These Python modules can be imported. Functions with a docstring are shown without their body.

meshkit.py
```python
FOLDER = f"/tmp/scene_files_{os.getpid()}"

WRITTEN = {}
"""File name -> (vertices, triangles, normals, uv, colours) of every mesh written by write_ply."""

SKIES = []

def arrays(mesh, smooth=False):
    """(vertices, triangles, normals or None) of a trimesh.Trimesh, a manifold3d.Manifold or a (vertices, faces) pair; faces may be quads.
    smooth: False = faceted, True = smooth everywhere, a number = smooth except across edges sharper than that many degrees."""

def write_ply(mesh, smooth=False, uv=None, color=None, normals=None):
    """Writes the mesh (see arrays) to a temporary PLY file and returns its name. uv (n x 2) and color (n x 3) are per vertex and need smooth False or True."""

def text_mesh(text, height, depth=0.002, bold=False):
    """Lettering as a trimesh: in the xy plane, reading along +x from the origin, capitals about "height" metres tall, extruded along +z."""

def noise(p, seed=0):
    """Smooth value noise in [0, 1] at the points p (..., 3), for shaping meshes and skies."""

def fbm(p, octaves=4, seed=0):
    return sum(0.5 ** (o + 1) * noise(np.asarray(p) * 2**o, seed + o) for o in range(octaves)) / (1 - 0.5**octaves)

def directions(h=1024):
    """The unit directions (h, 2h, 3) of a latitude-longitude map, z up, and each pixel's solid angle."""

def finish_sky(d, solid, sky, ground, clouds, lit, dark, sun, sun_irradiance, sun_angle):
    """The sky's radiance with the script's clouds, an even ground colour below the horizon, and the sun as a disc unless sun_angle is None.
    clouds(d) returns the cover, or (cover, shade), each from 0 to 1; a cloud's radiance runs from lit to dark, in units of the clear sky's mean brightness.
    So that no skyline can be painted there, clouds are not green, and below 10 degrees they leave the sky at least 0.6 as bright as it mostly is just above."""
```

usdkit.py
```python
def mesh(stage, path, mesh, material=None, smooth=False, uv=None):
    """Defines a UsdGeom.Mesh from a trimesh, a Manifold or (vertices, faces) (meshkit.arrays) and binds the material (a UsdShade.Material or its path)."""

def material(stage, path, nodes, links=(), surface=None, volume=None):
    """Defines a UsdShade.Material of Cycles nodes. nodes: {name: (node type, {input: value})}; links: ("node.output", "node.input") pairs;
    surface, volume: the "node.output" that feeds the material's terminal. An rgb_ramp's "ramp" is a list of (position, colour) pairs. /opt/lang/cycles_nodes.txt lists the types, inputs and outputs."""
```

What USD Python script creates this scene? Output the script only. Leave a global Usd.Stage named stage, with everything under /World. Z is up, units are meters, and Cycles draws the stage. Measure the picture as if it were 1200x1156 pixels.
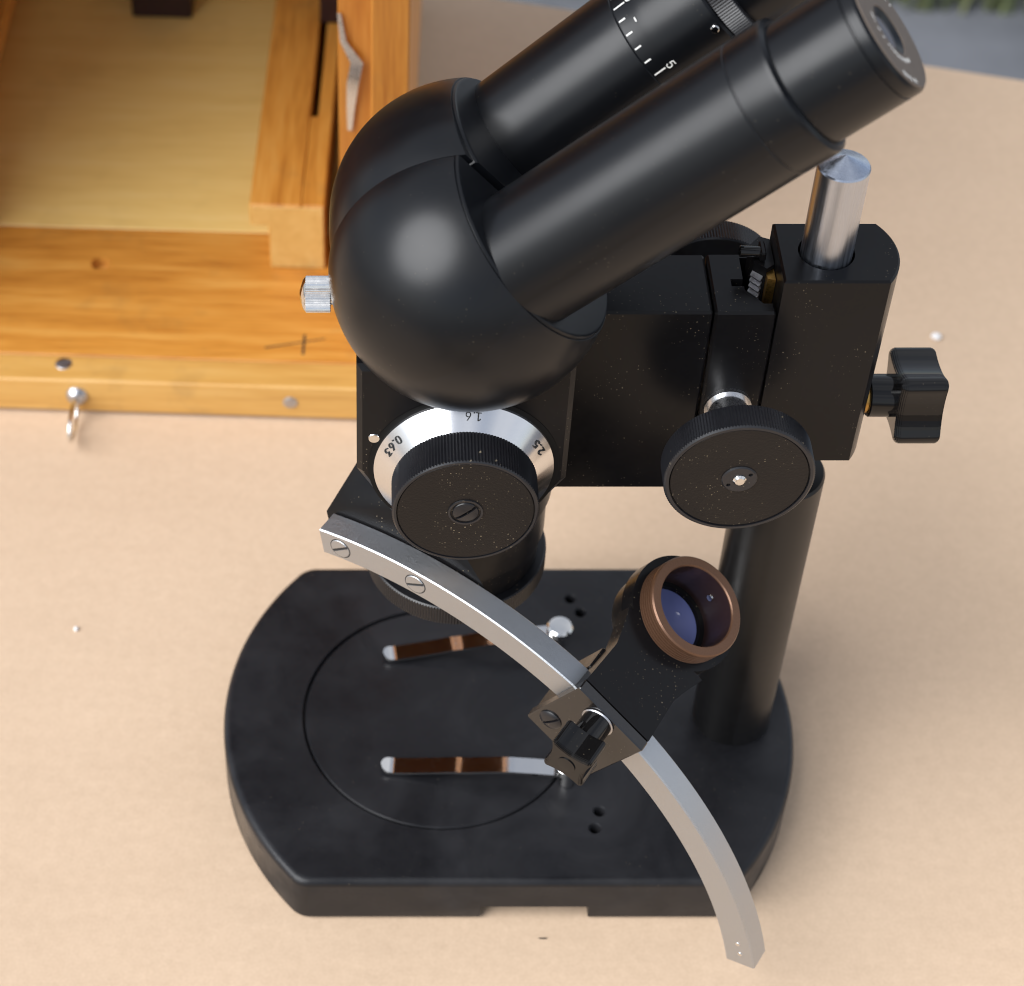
import math, numpy as np, trimesh, usdkit, meshkit
from pxr import Usd, UsdGeom, UsdLux, UsdShade, Gf, Sdf
import manifold3d as m3
from manifold3d import Manifold as Mf, CrossSection as CS

stage = Usd.Stage.CreateInMemory()
UsdGeom.SetStageUpAxis(stage, 'Z')
UsdGeom.SetStageMetersPerUnit(stage, 1.0)
UsdGeom.Xform.Define(stage, '/World')
L = '/World/Looks'

# ------------------------------------------------------------------ camera
PITCH = 47.0
cam = UsdGeom.Camera.Define(stage, '/World/camera')
cam.CreateHorizontalApertureAttr(36.0)
cam.CreateVerticalApertureAttr(36.0 * 986 / 1024)
cam.CreateFocalLengthAttr(74.7)
cam.CreateHorizontalApertureOffsetAttr(5.1)
cam.CreateFStopAttr(15.0)
cam.CreateFocusDistanceAttr(0.60)
cam.CreateClippingRangeAttr(Gf.Vec2f(0.05, 1000))
cam.CreateExposureAttr(1.52)
x = UsdGeom.Xformable(cam.GetPrim())
x.AddTranslateOp().Set(Gf.Vec3d(-0.0253, -0.4482, 0.6149))
x.AddRotateXOp().Set(90.0 - PITCH)

# ------------------------------------------------------------------ sky and veiled sun
SUN = np.array([-0.64, -0.38, 0.70]); SUN /= np.linalg.norm(SUN)
sun = UsdLux.DistantLight.Define(stage, '/World/sun')
sun.CreateIntensityAttr(0.40)
sun.CreateAngleAttr(50.0)
sun.CreateNormalizeAttr(True)
sun.CreateColorAttr(Gf.Vec3f(0.975, 0.985, 1.0))
zz = SUN; xx = np.cross([0, 0, 1], zz); xx /= np.linalg.norm(xx); yy = np.cross(zz, xx)
UsdGeom.Xformable(sun.GetPrim()).AddTransformOp().Set(Gf.Matrix4d(*xx, 0, *yy, 0, *zz, 0, 0, 0, 0, 1))
elev, rot = math.asin(SUN[2]), math.atan2(SUN[0], SUN[1])
sky_mat = usdkit.material(stage, L + '/overcast_sky', {
    'tc': ('texture_coordinate', {}),
    'sky': ('sky_texture', {'sky_type': 'single_scattering', 'sun_disc': False, 'sun_elevation': elev, 'sun_rotation': rot}),
    'cl': ('noise_texture', {'scale': 2.2, 'detail': 4}),
    'cov': ('map_range', {'from_min': 0.35, 'from_max': 0.62, 'to_min': 0.40, 'to_max': 0.92, 'clamp': True}),
    'tone': ('rgb_ramp', {'ramp': [(0.3, (3.0, 3.15, 3.4)), (0.7, (5.6, 5.75, 6.1))]}),
    'mx': ('mix_color', {'use_clamp': False}),
    'bg': ('background_shader', {'strength': 0.055})},
    [('tc.generated', 'cl.vector'), ('cl.fac', 'cov.value'), ('cl.fac', 'tone.fac'), ('sky.color', 'mx.a'), ('tone.color', 'mx.b'),
     ('cov.result', 'mx.fac'), ('mx.result', 'bg.color')], surface='bg.background')
dome = UsdLux.DomeLight.Define(stage, '/World/sky')
UsdShade.MaterialBindingAPI.Apply(dome.GetPrim()).Bind(sky_mat)
dome.GetPrim().SetCustomDataByKey('kind', 'structure')

# ------------------------------------------------------------------ helpers
_names = {}
def path(parent, name):
    k = (parent, name); n = _names.get(k, 0); _names[k] = n + 1
    return f'{parent}/{name}' + (f'_{n:03d}' if n else '')
def data(prim, **kw):
    for k, v in kw.items():
        if v: prim.SetCustomDataByKey(k, v)
def thing(name, label, cat, loc=(0, 0, 0), rz=0.0, group=None):
    p = path('/World', name); xf = UsdGeom.Xform.Define(stage, p)
    xf.AddTranslateOp().Set(Gf.Vec3d(*map(float, loc)))
    if rz: xf.AddRotateZOp().Set(float(rz))
    data(xf.GetPrim(), label=label, category=cat, group=group)
    return p
def part(parent, name, mesh, mat, smooth=32, label=None, kind=None):
    p = path(parent, name)
    m = usdkit.mesh(stage, p, mesh, L + '/' + mat, smooth=smooth)
    data(m.GetPrim(), label=label, kind=kind)
    return p
def mfold(v, f):
    return Mf(m3.Mesh(np.asarray(v, np.float32), np.asarray(f, np.uint32)))
def hull(pts): return Mf.hull_points(np.asarray(pts, float))
def join(*ms):
    r = ms[0]
    for m in ms[1:]: r = r + m
    return r
def cbox(x0, x1, y0, y1, z0, z1, c=0.0006):
    pts = []
    for a, b, d in ((c, c, 0), (c, 0, c), (0, c, c)):
        for X in (x0 + a, x1 - a):
            for Y in (y0 + b, y1 - b):
                for Z in (z0 + d, z1 - d): pts.append((X, Y, Z))
    return hull(pts)
def box(x0, x1, y0, y1, z0, z1): return Mf.cube([x1 - x0, y1 - y0, z1 - z0]).translate([x0, y0, z0])
def lathe(prof, n=96):
    """prof: (r, z) pairs going round the half section, counter-clockwise or not; turned about z."""
    c = CS([np.array(prof, float)], m3.FillRule.NonZero)
    return Mf.revolve(c, n)
def cyl(r, z0, z1, n=64, c=0.0003):
    c = min(c, r * .4, (z1 - z0) * .4)
    return lathe([(0, z0), (r - c, z0), (r, z0 + c), (r, z1 - c), (r - c, z1), (0, z1)], n)
def frame(o, zaxis, xaxis=(0, 0, 1)):
    z = np.array(zaxis, float); z /= np.linalg.norm(z)
    xa = np.array(xaxis, float); xa = xa - z * (xa @ z); xa /= np.linalg.norm(xa)
    return np.c_[xa, np.cross(z, xa), z, np.array(o, float)]
def put(m, fr):
    if isinstance(m, trimesh.Trimesh):
        T = np.eye(4); T[:3] = fr; m = m.copy(); m.apply_transform(T); return m
    return m.transform(np.asarray(fr, float))
def gear(R, N, depth, z0, z1, c=0.0004):
    a = np.arange(2 * N) * math.pi / N
    r = np.where(np.arange(2 * N) % 2 == 0, R, R - depth)
    body = CS([np.c_[r * np.cos(a), r * np.sin(a)]]).extrude(z1 - z0).translate([0, 0, z0])
    return body ^ lathe([(0, z0), (R - c, z0), (R + .0001, z0 + c), (R + .0001, z1 - c), (R - c, z1), (0, z1)], 96)
def prism(poly, h, c=0.0):
    """extruded polygon with chamfered rims (convex polygons)"""
    if not c: return CS([np.array(poly, float)], m3.FillRule.NonZero).extrude(h)
    full = CS([np.array(poly, float)], m3.FillRule.NonZero); ins = full.offset(-c, m3.JoinType.Miter)
    a, b = full.to_polygons()[0], ins.to_polygons()[0]
    pts = [(*p, z) for p in a for z in (c, h - c)] + [(*p, z) for p in b for z in (0, h)]
    return hull(pts)
def star(R, rin, h, n=4, rot=0.0, c=0.0011, tip=.19):
    """lobed clamping knob: a rounded star with concave flanks, rims rounded in steps"""
    t = np.linspace(0, 2 * math.pi, 25)[:-1]
    lobes = [CS.circle(R * .42, 48).translate([R * .58 * math.cos(rot + k * 2 * math.pi / n), R * .58 * math.sin(rot + k * 2 * math.pi / n)]) for k in range(n)]
    s = CS.circle(R, 96)
    for k in range(n):
        a = rot + (k + .5) * 2 * math.pi / n
        d = (R * R - rin * rin) / (2 * math.cos(math.pi / n) * R - 2 * rin)
        s = s - CS.circle(d - rin, 160).translate([d * math.cos(a), d * math.sin(a)])
    s = s.offset(-R * tip, m3.JoinType.Round, circular_segments=48).offset(R * tip, m3.JoinType.Round, circular_segments=32)
    steps = 5; out = None
    for k in range(steps):
        q = (k + .5) / steps * math.pi / 2
        ins, dz = c * (1 - math.cos(q)), c * (1 - math.sin(q))
        layer = s.offset(-ins, m3.JoinType.Round, circular_segments=24).extrude(h - 2 * dz).translate([0, 0, dz])
        out = layer if out is None else out + layer
    core = s.offset(-c, m3.JoinType.Round, circular_segments=24).extrude(h)
    return out + core
def slot_screw(r, h, slot=.0006, depth=.0006, ang=0.0, dome=0.0):
    b = cyl(r, 0, h, 48, .0002)
    if dome:
        b = lathe([(0, 0), (r, 0), (r, h * .35), (r * .86, h * .75), (r * .55, h * .95), (0, h)], 48)
    cut = box(-r * 1.2, r * 1.2, -slot / 2, slot / 2, h - depth, h + .001).rotate([0, 0, ang])
    return b - cut

# ------------------------------------------------------------------ looks
def mat(name, nodes, links, surface='p.BSDF'): return usdkit.material(stage, L + '/' + name, nodes, links, surface=surface)
def black(name, base, rough, spec=0.5, dust=0.0, grain=0.0, grain_scale=1500, smudge=0.08, coat=0.0, dust_scale=700, dust_from=.78, haze=0.0):
    n = {'g': ('geometry', {}),
         'sm': ('noise_texture', {'scale': 45, 'detail': 5, 'roughness': .6}),
         'rr': ('map_range', {'from_min': .3, 'from_max': .7, 'to_min': rough - smudge, 'to_max': rough + smudge, 'clamp': True}),
         'p': ('principled_bsdf', {'specular_ior_level': spec, 'coat_weight': coat, 'coat_roughness': .04})}
    l = [('g.position', 'sm.vector'), ('sm.fac', 'rr.value')]
    if dust:
        n |= {'v': ('voronoi_texture', {'scale': dust_scale, 'randomness': 1.0}), 'sc': ('separate_color', {}),
              'sz': ('map_range', {'from_min': dust_from, 'from_max': 1.0, 'to_min': 0.0, 'to_max': 0.28, 'clamp': True}),
              'lt': ('math', {'math_type': 'less_than'}),
              'ms': ('noise_texture', {'scale': 70, 'detail': 3}),
              'mr': ('map_range', {'from_min': .48, 'from_max': .64, 'to_min': 0.0, 'to_max': 1.0, 'clamp': True}),
              'mm': ('math', {'math_type': 'multiply', 'value2': dust}), 'm2': ('math', {'math_type': 'multiply'}),
              'c': ('mix_color', {'a': base, 'b': (.26, .21, .14)}),
              'rx': ('mix_float', {'b': .8})}
        l += [('g.position', 'v.vector'), ('v.color', 'sc.color'), ('sc.r', 'sz.value'), ('v.distance', 'lt.value1'), ('sz.result', 'lt.value2'),
              ('g.position', 'ms.vector'), ('ms.fac', 'mr.value'), ('mr.result', 'mm.value1'), ('lt.value', 'm2.value1'), ('mm.value', 'm2.value2'),
              ('m2.value', 'c.fac'), ('c.result', 'p.base_color'), ('m2.value', 'rx.fac'), ('rr.result', 'rx.a'), ('rx.result', 'p.roughness')]
    else:
        n['p'][1]['base_color'] = base; l += [('rr.result', 'p.roughness')]
    if haze:
        n |= {'hz': ('noise_texture', {'scale': 26, 'detail': 6, 'roughness': .62, 'distortion': .6}), 'hr': ('map_range', {'from_min': .46, 'from_max': .78, 'to_min': 0.0, 'to_max': haze, 'clamp': True}),
              'hc': ('mix_color', {'b': (.10, .10, .11)})}
        l = [q for q in l if q[1] != 'p.base_color'] + [('g.position', 'hz.vector'), ('hz.fac', 'hr.value'), ('hr.result', 'hc.fac'), ('hc.result', 'p.base_color')]
        if dust: l += [('c.result', 'hc.a')]
        else: n['hc'][1]['a'] = base
    if grain:
        n |= {'gn': ('noise_texture', {'scale': grain_scale, 'detail': 2}), 'b': ('bump', {'strength': grain, 'distance': .0003})}
        l += [('g.position', 'gn.vector'), ('gn.fac', 'b.height'), ('b.normal', 'p.normal')]
    return mat(name, n, l)
black('satin_black_enamel', (.0030, .0034, .0044), .315, .36, dust=.10, dust_scale=1000, smudge=.03)
black('black_anodised', (.006, .0056, .006), .26, .20, dust=.7, dust_scale=1300, dust_from=.62, smudge=.05, grain=.03, grain_scale=3000)
black('black_base_enamel', (.008, .008, .0095), .38, .34, dust=.12, smudge=.16, dust_scale=900, haze=.12)
black('black_bakelite', (.006, .0055, .0055), .05, .40, smudge=.02, dust=.2, dust_scale=1200)
black('glossy_black_plate', (.008, .007, .007), .16, .75, dust=.5, dust_scale=1300)
black('ring_inside', (.022, .011, .010), .25, .5)
black('black_column_lacquer', (.005, .0048, .005), .34, .40, smudge=.05)
black('aged_ebonite', (.13, .098, .075), .45, .5, smudge=.06)  # one even tan brown for the eyepiece cap face
black('grained_black_disc', (.008, .0065, .006), .38, .25, dust_from=.5, dust=1.0, grain=.35, grain_scale=1400, dust_scale=1300)
black('knurled_black', (.010, .010, .012), .34, .5, dust=.6)
black('dark_void', (.004, .004, .004), .6, .2)
black('dark_brown_wood', (.030, .012, .010), .45, .4)
def metal(name, col, rough, grain=0.0, scale=2000, stretch=(1, 1, 1), vary=.06, mtl=1.0):
    return mat(name, {'g': ('geometry', {}), 'mp': ('mapping', {'scale': stretch}), 'n': ('noise_texture', {'scale': scale, 'detail': 3}),
        'rr': ('map_range', {'from_min': .3, 'from_max': .7, 'to_min': max(.02, rough - vary), 'to_max': rough + vary, 'clamp': True}),
        'b': ('bump', {'strength': grain, 'distance': .0002}),
        'p': ('principled_bsdf', {'base_color': col, 'metallic': mtl})},
        [('g.position', 'mp.vector'), ('mp.vector', 'n.vector'), ('n.fac', 'rr.value'), ('rr.result', 'p.roughness'), ('n.fac', 'b.height'), ('b.normal', 'p.normal')])
metal('satin_aluminium', (.49, .505, .525), .46, .22, 3200, vary=.12)
metal('turned_steel', (.52, .56, .64), .30, .3, 900, (1, 1, .04))
metal('bright_nickel', (.75, .74, .72), .10, .02, 700)
metal('knurled_nickel', (.90, .88, .85), .22, 0, 700)
metal('turned_aluminium', (.80, .80, .81), .24, .05, 1500)
metal('clip_steel', (.70, .69, .68), .07, .02, 900)
metal('zinc', (.52, .52, .54), .35, .1, 900)
metal('bronzed_ring', (.135, .068, .038), .36, .05, 2000, mtl=.5)
metal('aged_brass', (.50, .29, .08), .35, .1, 1500)
mat('drum_aluminium', {'t': ('tangent', {'direction_type': 'radial', 'axis': 'y'}), 'p': ('principled_bsdf', {'base_color': (.82, .82, .83), 'metallic': 1.0, 'roughness': .20, 'anisotropic': .9, 'anisotropic_rotation': .25})},
    [('t.tangent', 'p.tangent')])
mat('blue_filter', {'p': ('principled_bsdf', {'base_color': (.15, .175, .40), 'roughness': .4, 'coat_weight': .6})}, [])
mat('lens_glass', {'p': ('principled_bsdf', {'base_color': (.02, .02, .03), 'roughness': .03, 'coat_weight': 1.0})}, [])
mat('white_paint', {'p': ('principled_bsdf', {'base_color': (.75, .74, .70), 'roughness': .5})}, [])
mat('dark_engraving', {'p': ('principled_bsdf', {'base_color': (.02, .02, .02), 'roughness': .6})}, [])  # dark numerals and lines, also the shade painted into screw slots
def wood(name, ramp, scale, rough=.38, wave=14, rot=(0, 0, 0), dirt=.3, coat=.25, varnish=.05):
    mat(name, {'tc': ('texture_coordinate', {}), 'mp': ('mapping', {'scale': scale, 'rotation': rot}),
        'n': ('noise_texture', {'scale': 1.0, 'detail': 6, 'roughness': .62, 'distortion': .35}),
        'm2': ('mapping', {'scale': tuple(s * 6 for s in scale)}), 'n2': ('noise_texture', {'scale': 1.0, 'detail': 4}),
        'mx': ('mix_float', {'fac': .35}), 'r': ('rgb_ramp', {'ramp': ramp}),
        'd': ('noise_texture', {'scale': 38, 'detail': 5, 'roughness': .65}), 'dr': ('map_range', {'from_min': .56, 'from_max': .75, 'to_min': 0, 'to_max': dirt, 'clamp': True}),
        'c': ('mix_color', {'b': (.16, .09, .035)}), 'b': ('bump', {'strength': .15, 'distance': .0005}),
        'p': ('principled_bsdf', {'roughness': rough, 'coat_weight': coat, 'coat_roughness': .25})},
        [('tc.object', 'mp.vector'), ('mp.vector', 'n.vector'), ('tc.object', 'm2.vector'), ('m2.vector', 'n2.vector'), ('n.fac', 'mx.a'), ('n2.fac', 'mx.b'), ('mx.result', 'r.fac'),
         ('tc.object', 'd.vector'), ('d.fac', 'dr.value'), ('dr.result', 'c.fac'), ('r.color', 'c.a'), ('c.result', 'p.base_color'), ('mx.result', 'b.height'), ('b.normal', 'p.normal')])
ORANGE = [(.33, (.36, .12, .013)), (.5, (.58, .25, .04)), (.67, (.68, .35, .08))]
wood('varnished_pine_along', ORANGE, (7, 120, 120))
wood('varnished_pine_deep', ORANGE, (120, 7, 120))
wood('varnished_pine_upright', [(.3, (.30, .095, .012)), (.5, (.42, .16, .022)), (.7, (.50, .22, .04))], (120, 120, 7))
wood('pale_pine_strip', [(.3, (.46, .22, .045)), (.5, (.60, .33, .085)), (.7, (.66, .40, .13))], (7, 120, 120))
wood('dark_stained_wood', [(.3, (.070, .030, .022)), (.7, (.105, .048, .034))], (7, 120, 120))
wood('end_grain', [(.3, (.54, .31, .085)), (.5, (.62, .38, .115)), (.7, (.68, .45, .16))], (140, 60, 140), rot=(0, .7, 0))
wood('birch_plywood', [(.3, (.72, .48, .15)), (.5, (.80, .56, .19)), (.7, (.84, .62, .25))], (10, 110, 110), dirt=.12, coat=.05)
mat('kraft_paper', {'g': ('geometry', {}), 'n': ('noise_texture', {'scale': 9, 'detail': 6, 'roughness': .6}),
    'f': ('noise_texture', {'scale': 900, 'detail': 3}), 'w': ('noise_texture', {'scale': 260, 'detail': 4}),
    'ms': ('mapping', {'scale': (3, 13, 1), 'rotation': (0, 0, .35)}), 'st': ('noise_texture', {'scale': 1, 'detail': 4, 'roughness': .6}), 'm5': ('mix_float', {'fac': .10}),
    'mx': ('mix_float', {'fac': .45}), 'm3': ('mix_float', {'fac': .35}), 'r': ('rgb_ramp', {'ramp': [(.32, (.53, .385, .262)), (.68, (.635, .47, .328))]}),
    'b0': ('bump', {'strength': .35, 'distance': .006}), 'b': ('bump', {'strength': .12, 'distance': .0006}), 'p': ('principled_bsdf', {'roughness': .72, 'specular_ior_level': .3})},
    [('g.position', 'n.vector'), ('g.position', 'f.vector'), ('g.position', 'w.vector'), ('g.position', 'ms.vector'), ('ms.vector', 'st.vector'), ('n.fac', 'm5.a'), ('st.fac', 'm5.b'), ('m5.result', 'mx.a'), ('w.fac', 'mx.b'), ('mx.result', 'm3.a'), ('f.fac', 'm3.b'), ('m3.result', 'r.fac'), ('r.color', 'p.base_color'), ('st.fac', 'b0.height'), ('b0.normal', 'b.normal'), ('w.fac', 'b.height'), ('b.normal', 'p.normal')])
mat('grey_paving', {'g': ('geometry', {}), 'n': ('noise_texture', {'scale': 5, 'detail': 6, 'roughness': .65}), 'r': ('rgb_ramp', {'ramp': [(.3, (.085, .09, .10)), (.7, (.155, .16, .175))]}),
    'p': ('principled_bsdf', {'roughness': .8})}, [('g.position', 'n.vector'), ('n.fac', 'r.fac'), ('r.color', 'p.base_color')])
mat('soil', {'p': ('principled_bsdf', {'base_color': (.06, .07, .03), 'roughness': .9})}, [])
mat('grass_blade', {'o': ('object_info', {}), 'r': ('rgb_ramp', {'ramp': [(0, (.09, .11, .05)), (.6, (.12, .14, .06)), (1, (.17, .18, .09))]}),
    'p': ('principled_bsdf', {'roughness': .6})}, [('o.random', 'r.fac'), ('r.color', 'p.base_color')])
mat('table_wood', {'p': ('principled_bsdf', {'base_color': (.22, .15, .09), 'roughness': .6})}, [])
mat('crumb_white', {'p': ('principled_bsdf', {'base_color': (.8, .78, .76), 'roughness': .8})}, [])
mat('crumb_dark', {'p': ('principled_bsdf', {'base_color': (.05, .04, .03), 'roughness': .9})}, [])

# ------------------------------------------------------------------ setting: ground far below, table, paper
def sheet(fx, fy, nx, ny, zf):
    u, v = np.meshgrid(np.linspace(*fx, nx), np.linspace(*fy, ny), indexing='ij')
    V = np.stack([u, v, zf(u, v)], -1).reshape(-1, 3)
    i = np.arange(nx * ny).reshape(nx, ny)
    F = np.stack([i[:-1, :-1], i[1:, :-1], i[1:, 1:], i[:-1, 1:]], -1).reshape(-1, 4)
    return V, F
V, F = sheet((-40, 40), (-40, 40), 3, 3, lambda u, v: u * 0 - .745)
g = usdkit.mesh(stage, path('/World', 'ground'), (V, F), L + '/grey_paving'); data(g.GetPrim(), kind='structure', label='blue grey paved ground far below the table')
EDGE_A = math.atan2(-.0125, .0452)                 # the far edge of table and paper runs a little askew
ca, sa = math.cos(EDGE_A), math.sin(EDGE_A)
def askew(pts): return [(0.2472 + p[0] * ca - p[1] * sa, 0.4114 + p[0] * sa + p[1] * ca) for p in pts]
tb = thing('table', 'wooden table whose far edge lies under the brown paper', 'table')
part(tb, 'tabletop', CS([np.array(askew([(-1.15, -1.35), (.75, -1.35), (.75, -.004), (-1.15, -.004)]))]).extrude(.03).translate([0, 0, -.0315]), 'table_wood')
for px_, py_ in [(-1.08, -1.28), (.68, -1.28), (.68, -.08), (-1.08, -.08)]:
    a, b = askew([(px_, py_)])[0]
    part(tb, 'leg', box(a - .03, a + .03, b - .03, b + .03, -.745, -.0316), 'table_wood')
def paper_z(u, v):
    p = np.stack([u * 3.2, v * 3.2, u * 0], -1)
    q = np.stack([u * 14, v * 9, u * 0 + 4], -1)
    near = np.exp(-((u - .02) ** 2 + (v - .06) ** 2) / .05)
    return -.0005 - .0012 * (1 - near) * meshkit.fbm(p, 3, 5) - .0004 * (1 - near) * meshkit.noise(q, 2)
V, F = sheet((-1.1, .72), (-1.3, 0), 150, 120, lambda u, v: u * 0)
A = np.array(askew(V[:, :2])); V = np.c_[A, paper_z(A[:, 0], A[:, 1])]
pp = usdkit.mesh(stage, path('/World', 'brown_paper'), (V, F), L + '/kraft_paper', smooth=True)
data(pp.GetPrim(), label='large sheet of plain brown kraft paper spread under everything', category='paper', kind='structure')
# grass beyond the paving
gs = UsdGeom.PointInstancer.Define(stage, path('/World', 'grass'))
data(gs.GetPrim(), label='blurred green grass strip beyond the grey paving', category='grass', kind='stuff')
blade = UsdGeom.Xform.Define(stage, gs.GetPath().AppendChild('blade'))
usdkit.mesh(stage, str(blade.GetPath()) + '/leaf', (np.array([(-.004, 0, 0), (.004, 0, 0), (.0025, .006, .04), (-.0025, .006, .04), (0, .02, .07)]), np.array([(0, 1, 2), (0, 2, 3), (3, 2, 4)])), L + '/grass_blade')
rng = np.random.default_rng(3)
N = 9000
gx = rng.uniform(-.4, 1.6, N); gy = 1.575 + rng.random(N) ** 1.3 * .8 + .03 * np.sin(gx * 7)
gs.CreatePrototypesRel().SetTargets([blade.GetPath()])
gs.CreateProtoIndicesAttr([0] * N)
gs.CreatePositionsAttr([Gf.Vec3f(float(a), float(b), -.745) for a, b in zip(gx, gy)])
gs.CreateOrientationsAttr([Gf.Quath(float(math.cos(t)), 0, 0, float(math.sin(t))) for t in rng.uniform(0, math.pi, N)])
gs.CreateScalesAttr([Gf.Vec3f(1, 1, float(s)) for s in rng.uniform(.5, 1.3, N)])

# ------------------------------------------------------------------ microscope
S = thing('stereo_microscope', 'black stereo microscope with binocular head on a round-ended base', 'microscope')
# --- base
def base_outline(grow=0.0):
    c = CS.circle(.099 + grow, 256).translate([.0238, 0]) ^ CS.square([.4, .137 + 2 * grow], True)
    return c.offset(-.008, m3.JoinType.Round, circular_segments=64).offset(.008, m3.JoinType.Round, circular_segments=64)
BZ = .021
pts = []
for k in range(7):
    q = k / 6 * math.pi / 2; r = .0026
    for p in base_outline(-r * (1 - math.cos(q))).to_polygons()[0]: pts.append((*p, BZ - r + r * math.sin(q)))
for p in base_outline(-.0006).to_polygons()[0]: pts.append((*p, 0))
for p in base_outline(0).to_polygons()[0]: pts.append((*p, .0008))
body = hull(pts)
body = body - box(.0124, .0483, -.1, .1, -.001, .0068) - cyl(.0478, BZ - .0035, BZ + .01, 128, 0.0)
HOLES = [(.0489, .0528), (.0522, .0463), (.0526, -.0403), (.0506, -.0471)]
for hx, hy in HOLES:
    body = body - lathe([(0, BZ - .008), (.0016, BZ - .008), (.0016, BZ - .0008), (.0024, BZ + .0002), (.0024, BZ + .01), (0, BZ + .01)], 32).translate([hx, hy, 0])
bp = part(S, 'base', body, 'black_base_enamel', 40)
part(bp, 'stage_plate', lathe([(0, BZ - .0030), (.0469, BZ - .0030), (.0469, BZ - .0008), (.0464, BZ - .0002), (0, BZ - .0002)], 160), 'black_base_enamel', 30)
# --- stage clips
NS = 150
def clip(post, tip, seedz):
    post, tip = np.array(post), np.array(tip); d = tip - post; Ln = np.linalg.norm(d); d = d / Ln
    prof = [(-.004, .0068), (.010, .0068), (.020, .0066), (.026, .0058), (.033, .0046), (.0350, .00415), (.0385, .00410), (.044, .0030), (.054, .0014), (.060, .0007), (.0625, .0014), (Ln + .001, .0022)]
    s = np.linspace(-.004, Ln + .001, NS); z = np.interp(s, *zip(*prof)); z = np.convolve(np.pad(z, 5, 'edge'), np.ones(11) / 11, 'valid')
    hw = np.full(NS, .0031)
    hw = np.minimum(hw, np.sqrt(np.maximum(1e-9, .0031 ** 2 - np.maximum(0, s - (Ln + .001 - .0031)) ** 2)))
    hw = np.minimum(hw, np.sqrt(np.maximum(1e-9, .0031 ** 2 - np.maximum(0, -.004 + .0031 - s) ** 2)))
    hw = np.maximum(hw, .0003)
    n = np.array([-d[1], d[0]]); th = .0010
    V = []
    for i in range(NS):
        c = post + d * s[i]
        for sg in (-1, 1):
            for dz in (0, th):
                q = c + n * sg * hw[i]; V.append((q[0], q[1], BZ + z[i] + dz))
    F = []
    for i in range(NS - 1):
        a, b = 4 * i, 4 * i + 4
        for u, v in ((0, 2), (2, 3), (3, 1), (1, 0)): F.append((a + u, a + v, b + v, b + u))
    F += [(0, 1, 3, 2), ((NS - 1) * 4, (NS - 1) * 4 + 2, (NS - 1) * 4 + 3, (NS - 1) * 4 + 1)]
    return np.array(V), np.array([(f[0], f[3], f[2], f[1]) for f in F])
for post, tip in (((.0432, .0310), (-.0185, .0258)), ((.0424, -.0285), (-.0195, -.0225))):
    cp = part(bp, 'stage_clip', clip(post, tip, 0), 'clip_steel', 25)
    part(bp, 'clip_post', join(cyl(.0026, BZ, BZ + .0068, 32), lathe([(0, 0), (.0042, 0), (.0046, .0004), (.0046, .0030), (.0040, .0037), (0, .0040)], 48).translate([0, 0, BZ + .0076])).translate([*post, 0]), 'bright_nickel')
# --- column
CX = .1014
part(S, 'column', lathe([(.0108, BZ), (.0133, BZ), (.0133, .1445), (.0127, .1455), (.0098, .1455), (.0096, .144), (.0096, .06), (.0108, .06)], 96).translate([CX, 0, 0]), 'black_column_lacquer', 30)
part(S, 'rod', lathe([(0, .06), (.0071, .06), (.0071, .2615), (.0068, .2620), (.0002, .2652), (0, .2652)], 96).translate([CX, 0, 0]), 'turned_steel', 25)
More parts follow.
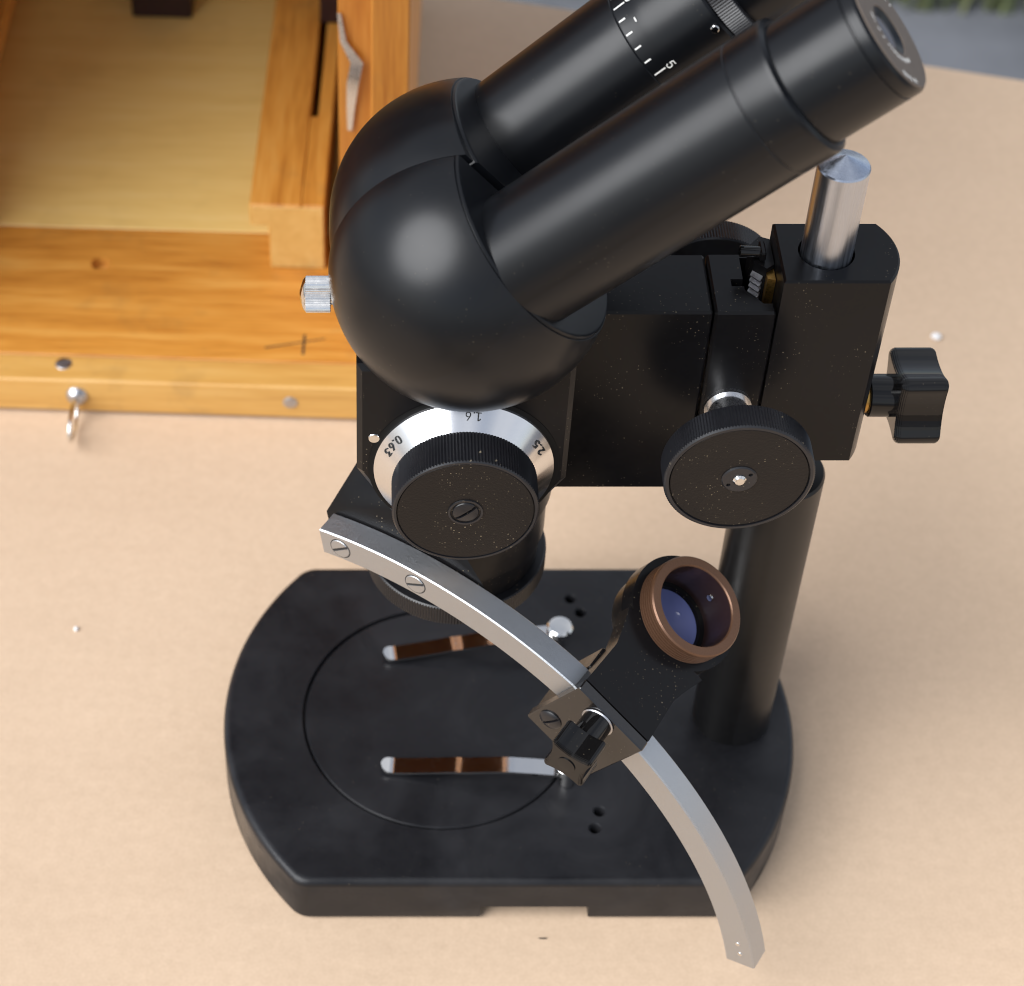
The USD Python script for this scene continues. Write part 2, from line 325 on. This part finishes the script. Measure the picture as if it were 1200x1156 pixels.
# --- carriage block with rounded back
blk = (CS.circle(.0205, 128).translate([.1010, 0]) ^ CS.square([.4, .0250], True)) ^ CS.square([.1, .1], False).translate([.0882, -.05])
pl = blk.to_polygons()[0]; ins = blk.offset(-.0006, m3.JoinType.Miter).to_polygons()[0]
ZT, ZB = .2318, .1612
m = hull([(*p, z) for p in pl for z in (ZB + .0006, ZT - .0006)] + [(*p, z) for p in ins for z in (ZB, ZT)])
m = m - cyl(.0078, ZB - .01, ZT + .01, 64, 0).translate([CX, 0, 0])
cb = part(S, 'carriage', m, 'black_anodised', 30)
# clamping knob on the right
kx = frame((.1207, 0, .1765), (1, 0, 0), (0, 0, 1))
wk = part(S, 'column_clamp_knob', put(star(.0200, .0098, .0136, 4, math.radians(33), .0018, .14).translate([0, 0, .0085]), kx), 'black_bakelite', 40)
part(wk, 'shaft', put(cyl(.0064, .0012, .0095, 64, .0004), kx), 'black_bakelite')
part(wk, 'washer', put(cyl(.0052, -.0015, .0014, 48), kx), 'aged_brass')
# --- arm, rear slider
am = cbox(.0290, .0702, -.0124, .0124, .1496, .2205, .0007)
part(S, 'arm', am, 'black_anodised', 30)
sl = cbox(.0708, .0877, -.0126, .0126, .1502, .2205, .0007) - box(.0765, .0800, -.0015, .0015, .215, .23) - hull([(a, b, z) for a, b in ((.0800, .0105), (.0800, -.0030), (.0846, -.0087), (.0890, -.0087), (.0890, .0105)) for z in (.206, .24)])
part(S, 'focus_slider', sl, 'black_anodised', 30)
# dovetail rack in the slot
rk = part(S, 'dovetail_rack', hull([(*p, z) for p in [(.0818, .0090), (.0852, .0132), (.0880, .0120), (.0880, .0012), (.0857, -.0006), (.0826, .0024)] for z in (.2075, .2262)]), 'black_anodised', 25)
part(rk, 'brass_gib', hull([(a, b, z) for a, b in ((.0858, -.0030), (.0880, -.0036), (.0880, .0060), (.0858, .0060)) for z in (.2062, .2246)]), 'aged_brass', 25)
for k in range(7):
    zt_ = .2096 + k * .0020
    part(rk, 'rack_tooth', hull([(.0817, .0012, zt_ + z) for z in (.0004, .0008)] + [(.0841, -.0016, zt_ + z) for z in (.0004, .0008)] + [(.0828, .0030, zt_ + z) for z in (0, .0014)] + [(.0852, .0002, zt_ + z) for z in (0, .0014)]), 'zinc', 20)
part(rk, 'stop_screw', put(slot_screw(.0016, .0058, .0006, .0010), frame((.0842, .0046, .2278), (-1, 0, .05), (0, 0, 1))), 'black_bakelite')
part(rk, 'stop_block', cbox(.0840, .0856, .0020, .0078, .2263, .2294, .0004), 'black_anodised')
# --- focus knobs
FX, FZ = .0784, .1848
for sgn in (-1, 1):
    fr = frame((FX, sgn * .0125, FZ), (0, sgn, 0), (1, 0, 0))
    off = .0295 if sgn < 0 else .0330
    kn = gear(.0211, 150, .00035, off - .0088, off, .0007) - lathe([(0, off - .0008), (.0196, off - .0008), (.0196, off + .01), (0, off + .01)], 96)
    kp = part(S, 'focus_knob', put(kn, fr), 'knurled_black', 25)
    part(kp, 'knob_disc', put(cyl(.0194, off - .001, off - .0003, 96), fr), 'grained_black_disc')
    part(kp, 'shaft', put(lathe([(0, 0), (.0068, 0), (.0068, .0015), (.0059, .0015), (.0059, off - .0087), (0, off - .0087)], 64), fr), 'turned_aluminium', 30)
    hub = lathe([(0, off - .0005), (.0050, off - .0005), (.0050, off - .0001), (.0046, off + .0002), (0, off + .0002)], 64)
    for a in (35, 215): hub = hub - cyl(.0006, off - .001, off + .002, 24, 0).translate([.0035 * math.cos(math.radians(a)), .0035 * math.sin(math.radians(a)), 0])
    part(kp, 'hub_nut', put(hub, fr), 'knurled_black')
    part(kp, 'axle_tip', put(lathe([(0, off), (.0019, off), (.0019, off + .0004), (.0013, off + .0010), (0, off + .0013)], 32), fr), 'bright_nickel')
# --- magnification housing
HX = .0020
hp = [(HX - .0302, .2165), (HX - .0302, .1755), (HX - .0185, .1545), (HX - .0150, .1525), (HX + .0150, .1525), (HX + .0185, .1545), (HX + .0298, .1715), (HX + .0298, .2165)]
hm = prism([(a, b) for a, b in hp], .060, .0016).transform(np.array([[1, 0, 0, 0], [0, 0, -1, .030], [0, 1, 0, 0]], float))
hs = part(S, 'magnification_housing', hm, 'black_anodised', 20)
DZ = .1778
for sgn in (-1, 1):
    fr = frame((HX + .0002, sgn * .030, DZ), (0, sgn, 0), (1, 0, 0))
    part(hs, 'drum_seat', put(lathe([(.0, -.0003), (.0272, -.0003), (.0272, .0002), (.0262, .0003), (0, .0003)], 96), fr), 'dark_void')
    dr = part(hs, 'drum_scale_ring', put(lathe([(0, .0002), (.0256, .0002), (.0256, .0012), (.0203, .0066), (0, .0066)], 128), fr), 'drum_aluminium', 30)
    kn = gear(.0206, 140, .00035, .0062, .0180, .0006) - lathe([(0, .0175), (.0194, .0175), (.0194, .03), (0, .03)], 96)
    kp = part(hs, 'drum_knob', put(kn, fr), 'knurled_black', 25)
    part(kp, 'knob_disc', put(cyl(.0193, .0170, .0178, 96), fr), 'grained_black_disc')
    part(kp, 'screw', put(slot_screw(.0041, .0022, .0009, .0010, 40 if sgn < 0 else 10, 1).translate([0, 0, .0165]), fr), 'knurled_black')
    part(kp, 'screw_seat', put(lathe([(.0042, .0176), (.0050, .0176), (.0049, .0182), (.0043, .0182)], 48), fr), 'knurled_black')
    if sgn < 0:
        # numerals on the cone, their tops towards the axis
        half = math.atan2(.0054, .0053)
        for txt, ang in (('0.63', 150), ('1.6', 86), ('2.5', 28)):
            for k, ch in enumerate(txt):
                w = {'.': .7, '1': 1.3}.get(ch, 2.0)
                a = math.radians(ang) + (sum({'.': .7, '1': 1.3}.get(c, 2.0) for c in txt[:k]) + w / 2 - sum({'.': .7, '1': 1.3}.get(c, 2.0) for c in txt) / 2) * .0011 / .0235 * 1.1
                rad = np.array([math.cos(a), 0, math.sin(a)]); tan = np.array([-math.sin(a), 0, math.cos(a)]); out = np.array([0, -1, 0])
                sl_ = (-rad * .0053 + out * .0054); sl_ /= np.linalg.norm(sl_); nn = np.cross(tan, sl_)
                tm = meshkit.text_mesh(ch, .0024, .00025)
                tm.apply_translation([-tm.bounds[:, 0].mean(), 0, 0])
                o = np.array([HX + .0002, -.030, DZ]) + rad * .0242 + out * (.0012 + .0014) - nn * .00012 * -1
                part(dr, 'numeral', put(tm, np.c_[tan, sl_, nn, o]), 'dark_engraving', False)
part(hs, 'pin', put(lathe([(0, 0), (.0017, 0), (.0015, .0003), (0, .0004)], 32), frame((HX - .0253, -.03, .1890), (0, -1, 0))), 'bright_nickel')
# silver thumb screw on the left
ts = frame((-.0300, .0, .2162), (-1, 0, 0), (0, 0, 1))
sk = part(S, 'thumb_screw', put(gear(.0052, 46, .0003, .0055, .0126, .0003), ts), 'knurled_nickel', 20)
part(sk, 'screw_tip', put(lathe([(0, .0126), (.0049, .0126), (.0042, .0133), (.0012, .0142), (0, .0143)], 48), ts), 'bright_nickel')
part(sk, 'shaft', put(cyl(.003, -.006, .0056), ts), 'bright_nickel')
# --- objective under the housing
ob = part(S, 'objective', lathe([(0, .110), (.0245, .110), (.0255, .112), (.0262, .121), (.0272, .124), (.0272, .139), (.0285, .141), (.0285, .1524), (0, .1524)], 128).translate([HX + .001, 0, 0]), 'black_anodised', 30)
part(ob, 'knurled_rim', gear(.0285, 190, .00035, .1045, .1120, .0006).translate([HX + .001, 0, 0]) - cyl(.0235, .09, .12, 96, 0).translate([HX + .001, 0, 0]), 'knurled_black', 25)
part(ob, 'front_lens', lathe([(0, .1085), (.0230, .1085), (.0230, .112), (0, .112)], 64).translate([HX + .001, 0, 0]), 'lens_glass')
# --- binocular head
D = np.array([.7404, -.0329, .6714]); D /= np.linalg.norm(D)
P0 = np.array([.03, -.0258, .2635]); BC = np.array([.0030, -.0105, .2346]); BR = .0388
MIR = np.array([1, -1, 1.])
for sgn in (1, -1):
    mir = np.array([1, sgn, 1.])
    d, p0, bc = D * mir, P0 * mir, BC * mir
    nf = np.array([.741, -.060 * sgn, .668]); nf /= np.linalg.norm(nf)
    ball = Mf.sphere(BR, 160)
    FD = .0213
    cut = lathe([(0, FD), (.08, FD), (.08, .08), (0, .08)], 128)
    rim = lathe([(math.sqrt(BR ** 2 - FD ** 2) - .0008, FD + .01), (math.sqrt(BR ** 2 - FD ** 2) - .0008, FD), (.0338, FD - .0012), (.06, FD - .0012 + .0), (.06, FD + .01)], 128)
    if sgn < 0: ball = Mf.batch_hull([ball, ball.translate([0, -.0045, 0])])
    ball = ball - put(cut, frame((0, 0, 0), nf, (0, 1, 0)))
    ball = ball.translate(list(bc))
    ball = ball.trim_by_plane([0, -sgn, 0], .0104 if sgn > 0 else -.0072).trim_by_plane([0, 0, 1], .1995)
    hp_ = part(S, 'eyepiece_housing', ball, 'satin_black_enamel', 30)
    fp = put(lathe([(0, FD - .006), (.0320, FD - .006), (.0320, FD + .0003), (.0316, FD + .0008), (.0309, FD + .0010), (0, FD + .0010)], 128), frame(bc, nf, (0, 1, 0)))
    fp = fp.trim_by_plane([0, -sgn, 0], .0100 if sgn > 0 else -.0076)
    part(hp_, 'face_plate', fp, 'satin_black_enamel', 30)
    fr = frame(p0, d, (0, -1, 0))
    if sgn > 0:
        tb_ = part(S, 'eyepiece_tube', put(lathe([(0, -.022), (.0186, -.022), (.0186, .0562), (.01845, .0564), (.01845, .0567), (.0186, .0569), (.0187, .0655), (.0184, .0668), (.0172, .0675), (0, .0675)], 160), fr), 'satin_black_enamel', 25)
    else:
        prof = [(0, -.022), (.0186, -.022), (.0186, .0274), (.0183, .0276), (0, .0276)]
        tb_ = part(S, 'eyepiece_tube', put(lathe(prof, 160), fr), 'satin_black_enamel', 25)
        dc = part(tb_, 'dioptre_ring', put(lathe([(0, .0274), (.0181, .0274), (.0183, .0280), (.0183, .0325), (.0188, .0350), (.0188, .0495), (.0183, .0503), (0, .0503)], 160), fr), 'satin_black_enamel', 20)
        part(tb_, 'knurled_ring', put(gear(.0190, 150, .0003, .0506, .0560, .0004), fr), 'knurled_black', 25)
        e1, e2 = fr[:, 0], fr[:, 1]
        def on_tube(s, ang, r):
            a = math.radians(ang); rad = e1 * math.cos(a) + e2 * math.sin(a); tan = -e1 * math.sin(a) + e2 * math.cos(a)
            return p0 + d * s + rad * r, rad, tan
        for k in range(-3, 8):
            ang = -74.5 + 13.4 * k; ln = .0034 if k % 5 == 0 else .0019
            o, rad, tan = on_tube(.0281 + ln / 2, ang, .0183)
            part(dc, 'scale_mark', put(box(-.00022, .00022, -ln / 2, ln / 2, -.0001, .00006), np.c_[tan, np.cross(rad, tan), rad, o] if np.dot(np.cross(rad, tan), d) > 0 else np.c_[-tan, np.cross(rad, -tan), rad, o]), 'white_paint', False)
        for ch, s, ang, h in (('0', .0321, -74.5, .0024), ('5', .0321, -7.5, .0024), ('-', .0310, -54.5, .0030), ('+', .0310, -96, .0030)):
            o, rad, tan = on_tube(s, ang, .01835 if s < .0318 else .0186)
            xv = tan; yv = np.cross(rad, xv)
            if yv @ d < 0: xv = -tan; yv = np.cross(rad, xv)
            tm = meshkit.text_mesh(ch, h, .00012); tm.apply_translation([-tm.bounds[:, 0].mean(), 0, 0])
            part(dc, 'scale_numeral', put(tm, np.c_[xv, yv, rad, o]), 'white_paint', False)
        o, rad, tan = on_tube(.0480, -11, .0188)
        part(dc, 'screw', put(slot_screw(.0011, .0009, .0004, .0004), np.c_[tan, np.cross(rad, tan), rad, o]), 'bright_nickel')
    z0 = .067 if sgn > 0 else .0556
    eb = [(0, z0), (.0165, z0), (.0165, .0868), (.0162, .0870), (.0162, .0874), (.0165, .0876), (.0164, .0898), (.0158, .0906), (.0064, .0906), (.0046, .0897), (0, .0897)]
    ep = part(tb_, 'eyepiece', put(lathe(eb, 128), fr), 'satin_black_enamel', 25)
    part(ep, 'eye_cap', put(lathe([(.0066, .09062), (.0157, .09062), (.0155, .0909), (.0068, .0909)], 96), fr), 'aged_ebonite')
    part(ep, 'eye_lens', put(lathe([(0, .0896), (.0045, .0896), (.0045, .0898), (0, .0901)], 48), fr), 'lens_glass')
    # worn engraving round the eye hole and near the rim: illegible strokes
    rg = np.random.default_rng(5 + sgn)
    for r_, a0, a1 in ((.0085, -75, 60), (.0140, 12, 40), (.0140, 165, 190)):
        for a in np.arange(a0, a1, .0011 / r_ * 57.3):
            if rg.random() < .22: continue
            t_ = math.radians(a); h_ = rg.uniform(.0008, .0014); w_ = rg.uniform(.00025, .0005)
            st = box(-h_ / 2, h_ / 2, -w_ / 2, w_ / 2, .0908, .09098).rotate([0, 0, rg.uniform(-35, 35)]).translate([r_, 0, 0]).rotate([0, 0, a])
            part(ep, 'engraved_stroke', put(st, fr), 'white_paint', False)
# --- lamp arc bracket
PH = math.radians(-33.4)
E1 = np.array([math.cos(PH), math.sin(PH), 0]); NN = np.array([math.sin(PH), -math.cos(PH), 0]); ZZ = np.array([0, 0, 1.])
AC = np.array([.003, 0, .002]); RO, BW, BT, DN = .1396, .0097, .0081, .0400
def arc_pt(th, R, n):
    t = math.radians(th); return AC + (E1 * math.cos(t) + ZZ * math.sin(t)) * R + NN * n
# bar section swept along the circle with small chamfers
sec = [(0, .0004), (.0004, 0), (BW - .0004, 0), (BW, .0004), (BW, BT - .0004), (BW - .0004, BT), (.0004, BT), (0, BT - .0004)]
ths = np.linspace(100.2, 13.5, 90)
V = [arc_pt(t, RO - a, DN - b) for t in ths for a, b in sec]; n = len(sec)
F = [(i * n + k, i * n + (k + 1) % n, (i + 1) * n + (k + 1) % n, (i + 1) * n + k) for i in range(len(ths) - 1) for k in range(n)]
V += [arc_pt(ths[0], RO - BW / 2, DN - BT / 2), arc_pt(ths[-1], RO - BW / 2, DN - BT / 2)]
T3 = []
for q in F: T3 += [(q[0], q[1], q[2]), (q[0], q[2], q[3])]
c0, c1 = len(V) - 2, len(V) - 1; e = (len(ths) - 1) * n
for k in range(n): T3 += [(c0, (k + 1) % n, k), (c1, e + k, e + (k + 1) % n)]
tmesh = trimesh.Trimesh(np.array(V), np.array(T3), process=False); trimesh.repair.fix_normals(tmesh)
ab = part(S, 'lamp_arc', tmesh, 'satin_aluminium', 25)
for th in (97.3, 85.9):
    fr = frame(arc_pt(th, RO - BW / 2 - .0002, DN - .0018), NN, (0, 0, 1))
    part(ab, 'screw', put(slot_screw(.0033, .0021, .0009, .0005, -52 if th > 90 else -62), fr), 'satin_aluminium')
    part(ab, 'screw_slot', put(box(-.0031, .0031, -.00043, .00043, .0016, .00188).rotate([0, 0, -52 if th > 90 else -62]), fr), 'dark_engraving', False)  # dark strip filling the slot, standing in for the shade inside it
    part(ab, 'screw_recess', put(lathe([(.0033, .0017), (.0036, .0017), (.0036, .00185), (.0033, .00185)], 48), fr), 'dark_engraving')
for th in (17.6, 15.6):
    part(ab, 'pin', put(lathe([(0, 0), (.0008, 0), (.0007, .0002), (0, .00025)], 24), frame(arc_pt(th, RO - BW / 2 + .0005, DN), NN)), 'bright_nickel')
# bracket joining the arc to the objective collar
bk = [arc_pt(t, RO - r, DN - BT - .0002) for t in (101.5, 96, 90, 84, 78) for r in (.0006, BW - .001)]
bk += [np.array([HX + .001 + .0285 * math.cos(a), .0285 * math.sin(a), z]) for a in np.radians(np.arange(170, 262, 10)) for z in (.141, .1505)]
part(S, 'arc_bracket', hull(bk), 'black_anodised', 20)
# --- lamp holder clamped to the arc
TH = 57.3; t = math.radians(TH)
RAD = E1 * math.cos(t) + ZZ * math.sin(t); TAN = -E1 * math.sin(t) + ZZ * math.cos(t)   # TAN points up the arc
LF = np.c_[-TAN, NN * -1, RAD, AC]                  # local: x down the arc, y away from the viewer (behind the arc), z outwards
def loc(m): return put(m, LF)
LX, LY = -.001, .0025                               # lamp axis
def lamp(m): return loc(m.translate([LX, LY, 0]))
YB = -DN                                            # arc front face in local y
fpz = cbox(-.0130, .0130, YB - .0040, YB - .0002, .1165, .1462, .0004)
lh = part(S, 'lamp_holder', loc(join(
    # paddle: neck widening into a round head around the lamp axis
    (CS([np.array([(-.0128, YB), (.0128, YB), (.0123, -.030), (.0120, -.0235), (.0130, -.019), (.0155, -.0105), (-.0155, -.0105), (-.0130, -.019), (-.0120, -.0235), (-.0123, -.030)])], m3.FillRule.NonZero) + CS.circle(.0182, 96).translate([LX, LY])).extrude(.0062).translate([0, 0, .1400]) - cyl(.01272, .13, .16, 96, 0).translate([LX, LY, 0]),
    )), 'black_anodised', 25)
part(lh, 'clamp_block', loc(join(cbox(-.0128, .0128, YB + BT + .0003, YB + BT + .0090, .118, .1399, .0004), box(-.0126, .0126, YB, YB + BT + .0005, .118, .1293))), 'black_anodised', 25)
part(lh, 'clamp_plate', loc(fpz), 'glossy_black_plate', 25)
part(lh, 'clamp_screw', loc(put(slot_screw(.0036, .0012, .0008, .0009, 75, 1), frame((-.0085, YB - .0039, .1243), (0, -1, 0), (1, 0, 0)))), 'knurled_black')
kf = frame((-.0013, YB - .0040, .1408), (0, -1, 0), (1, 0, 0))
ck = part(lh, 'clamp_knob', loc(put(star(.0128, .0056, .0098, 4, math.radians(67), .0012, .10).translate([0, 0, .0085]) - lathe([(0, .0184), (.0030, .0184), (.0030, .03), (0, .03)], 48), kf)), 'black_bakelite', 40)
part(ck, 'shaft', loc(put(cyl(.0046, .0006, .0088, 64), kf)), 'black_bakelite')
part(ck, 'collar', loc(put(cyl(.0051, 0, .0008, 64), kf)), 'zinc')
part(ck, 'knob_pin', loc(put(lathe([(0, .0180), (.0028, .0180), (.0028, .0186), (0, .0187)], 48), kf)), 'black_bakelite')
part(lh, 'lens_tube', lamp(lathe([(.0128, .1310), (.0158, .1310), (.0163, .1318), (.0163, .1400), (.0128, .1400)], 96)), 'black_column_lacquer', 30)
thr = [(.0127, .1460), (.0158, .1460)]
for k in range(5):
    z = .1464 + k * .0011; thr += [(.0158, z), (.0149, z + .0003), (.0149, z + .0006), (.0158, z + .0008)]
thr += [(.0158, .1525), (.0154, .1530), (.0129, .1530), (.0126, .1526)]
lr = part(lh, 'threaded_ring', lamp(lathe(thr, 128)), 'bronzed_ring', 25)
part(lh, 'inner_barrel', lamp(lathe([(.0126, .1300), (.01275, .1300), (.01275, .1522), (.0126, .1522)], 96)), 'ring_inside', 30)
part(lh, 'step_ring', lamp(lathe([(.0106, .1373), (.0126, .1373), (.0126, .1385), (.0110, .1385)], 96)), 'black_anodised', 30)
part(lh, 'blue_filter', lamp(lathe([(0, .1362), (.0125, .1362), (.0125, .1372), (0, .1372)], 96)), 'blue_filter')
part(lh, 'grub_screw', lamp(put(lathe([(0, 0), (.0012, 0), (.0010, .0005), (0, .0007)], 24), frame((.0040, .0119, .1455), (-.35, -1, 0)))), 'bright_nickel')

# ------------------------------------------------------------------ wooden case
C0 = thing('instrument_case', 'open varnished wooden microscope case with pale plywood floor and hook eye', 'case', (-.0297, .1653, 0), -2.556)
XC = -.1095                                        # middle of the case
XR = .019; XL = 2 * XC - XR; CD = .31; CH = .42
fl = part(C0, 'front_lip', cbox(XL, XR, 0, .0146, .0008, .0182, .0007), 'pale_pine_strip', 25)
bd = cbox(XL, XR, .0150, .0958, .0008, .0180, .0005) - cyl(.0042, .0135, .03, 48, 0).translate([-.1126, .0723, 0])
bd = part(C0, 'threshold_board', bd, 'varnished_pine_along', 25)
part(C0, 'floor_panel', cbox(XL + .012, XR - .012, .0962, CD, .0040, .0176, .0004), 'birch_plywood', 25)
for sgn in (1, -1):
    def mx(a): return a if sgn > 0 else 2 * XC - a
    def bx(x0, x1, *r, **k):
        a, b = sorted((mx(x0), mx(x1))); return cbox(a, b, *r, **k)
    rail = bx(-.0478, -.0262, .0735, .300, .0405, .0515, c=.0006) + bx(-.0400, -.0262, .0735, .300, .0182, .0412, c=.0004)
    rp = part(C0, 'guide_rail', rail, 'varnished_pine_deep', 25)
    part(rp, 'rail_end', bx(-.0474, -.0170, .0728, .0736, .0410, .0508, c=.0002) + bx(-.0396, -.0170, .0728, .0736, .0184, .0415, c=.0002), 'end_grain', 25)
    part(rp, 'rail_strip', bx(-.0260, -.0165, .0735, .1350, .0182, .0515, c=.0006) + bx(-.0228, -.0165, .1340, .300, .0182, .0510, c=.0006), 'varnished_pine_deep', 25)
    part(C0, 'wall_liner', bx(-.0090, .0048, .0550, CD, .0182, .30, c=.0006), 'varnished_pine_upright', 25)
    part(C0, 'side_wall', bx(.0050, XR, .0165, CD, .0182, CH, c=.0008), 'varnished_pine_upright', 25)
    part(rp, 'stop_block', bx(-.0262, -.0086, .2040, .2300, .0517, .0760, c=.0006), 'dark_brown_wood', 25)
part(C0, 'back_wall', cbox(XL + .0145, XR - .0145, CD - .008, CD, .0178, CH - .0005, .0005), 'birch_plywood', 25)
part(C0, 'top_panel', cbox(XL, XR, .0165, CD, CH + .0002, CH + .0122, .0008), 'dark_stained_wood', 25)
part(C0, 'rear_block', cbox(-.1209, -.0918, .2540, .2900, .0178, .0500, .0008), 'dark_brown_wood', 25)
# thin bent metal spring between rail and wall
sp = [(-.0085, .0535, .160), (-.0075, .0530, .148), (-.0035, .0520, .139), (-.0050, .0515, .130), (-.0052, .0530, .118), (-.0050, .0540, .106)]
pts = []
for k in range(len(sp) - 1):
    pts.append(hull([(sp[j][0] + a, sp[j][1] + b, sp[j][2]) for j in (k, k + 1) for a in (-.0006, (.0008, .0018, .0042, .0040, .0026, .0012)[j]) for b in (0, .0006)]))
part(C0, 'bent_spring', join(*pts), 'turned_aluminium', 30)
# fittings
part(fl, 'screw', slot_screw(.0034, .0008, .0010, .0006, 20, 1).translate([-.1196, .0095, .0181]), 'zinc')
part(fl, 'screw', put(slot_screw(.0030, .0008, .0010, .0006, 60, 1), frame((-.0267, 0, .0096), (0, -1, 0), (1, 0, 0))), 'zinc')
part(fl, 'eye_plate', put(lathe([(0, 0), (.0045, 0), (.0042, .0012), (.0028, .0026), (0, .0030)], 48), frame((-.1137, 0, .0098), (0, -1, 0), (1, 0, 0))), 'zinc')
ring = trimesh.creation.torus(.0058, .0008, 48, 16); ring.vertices[:, 0] *= 1.75
T = np.eye(4); T[:3, :3] = np.c_[(0, 1, 0), (0, 0, 1), (1, 0, 0)]; ring.apply_transform(T); ring.apply_translation([-.1137, -.0120, .0078])
part(fl, 'hook_eye', ring, 'bright_nickel', 40)
# pencil cross on the board
part(bd, 'pencil_mark', box(-.0232, -.0222, .0195, .0315, .0180, .01806), 'dark_engraving', False)
part(bd, 'pencil_mark', CS([np.array([(-.0385, .0225), (-.0140, .0292), (-.0141, .0297), (-.0386, .0233)])]).extrude(.00006).translate([0, 0, .0180]), 'dark_engraving', False)

# ------------------------------------------------------------------ crumbs lying on the paper
def crumb(name, label, p, s, m, cat):
    ic = trimesh.creation.icosphere(2, 1.0); ic.vertices *= (1 + .35 * (meshkit.noise(ic.vertices * 1.7 + 9) - .5))[:, None]; ic.vertices *= s
    ic.apply_translation([p[0], p[1], s[2] * .8 - .0008])
    q = usdkit.mesh(stage, path('/World', name), ic, L + '/' + m, smooth=True); data(q.GetPrim(), label=label, category=cat)
crumb('paper_crumb', 'white crumb on the paper right of the column clamp knob', (.2165, .2160), (.0022, .0022, .0012), 'crumb_white', 'crumb')
crumb('paper_crumb', 'tiny pale crumb on the paper left of the base', (-.1340, .0560), (.0009, .0012, .0007), 'crumb_white', 'crumb')
crumb('fibre', 'short dark fibre lying on the paper below the base notch', (.0330, -.0760), (.0015, .0003, .0003), 'crumb_dark', 'fibre')
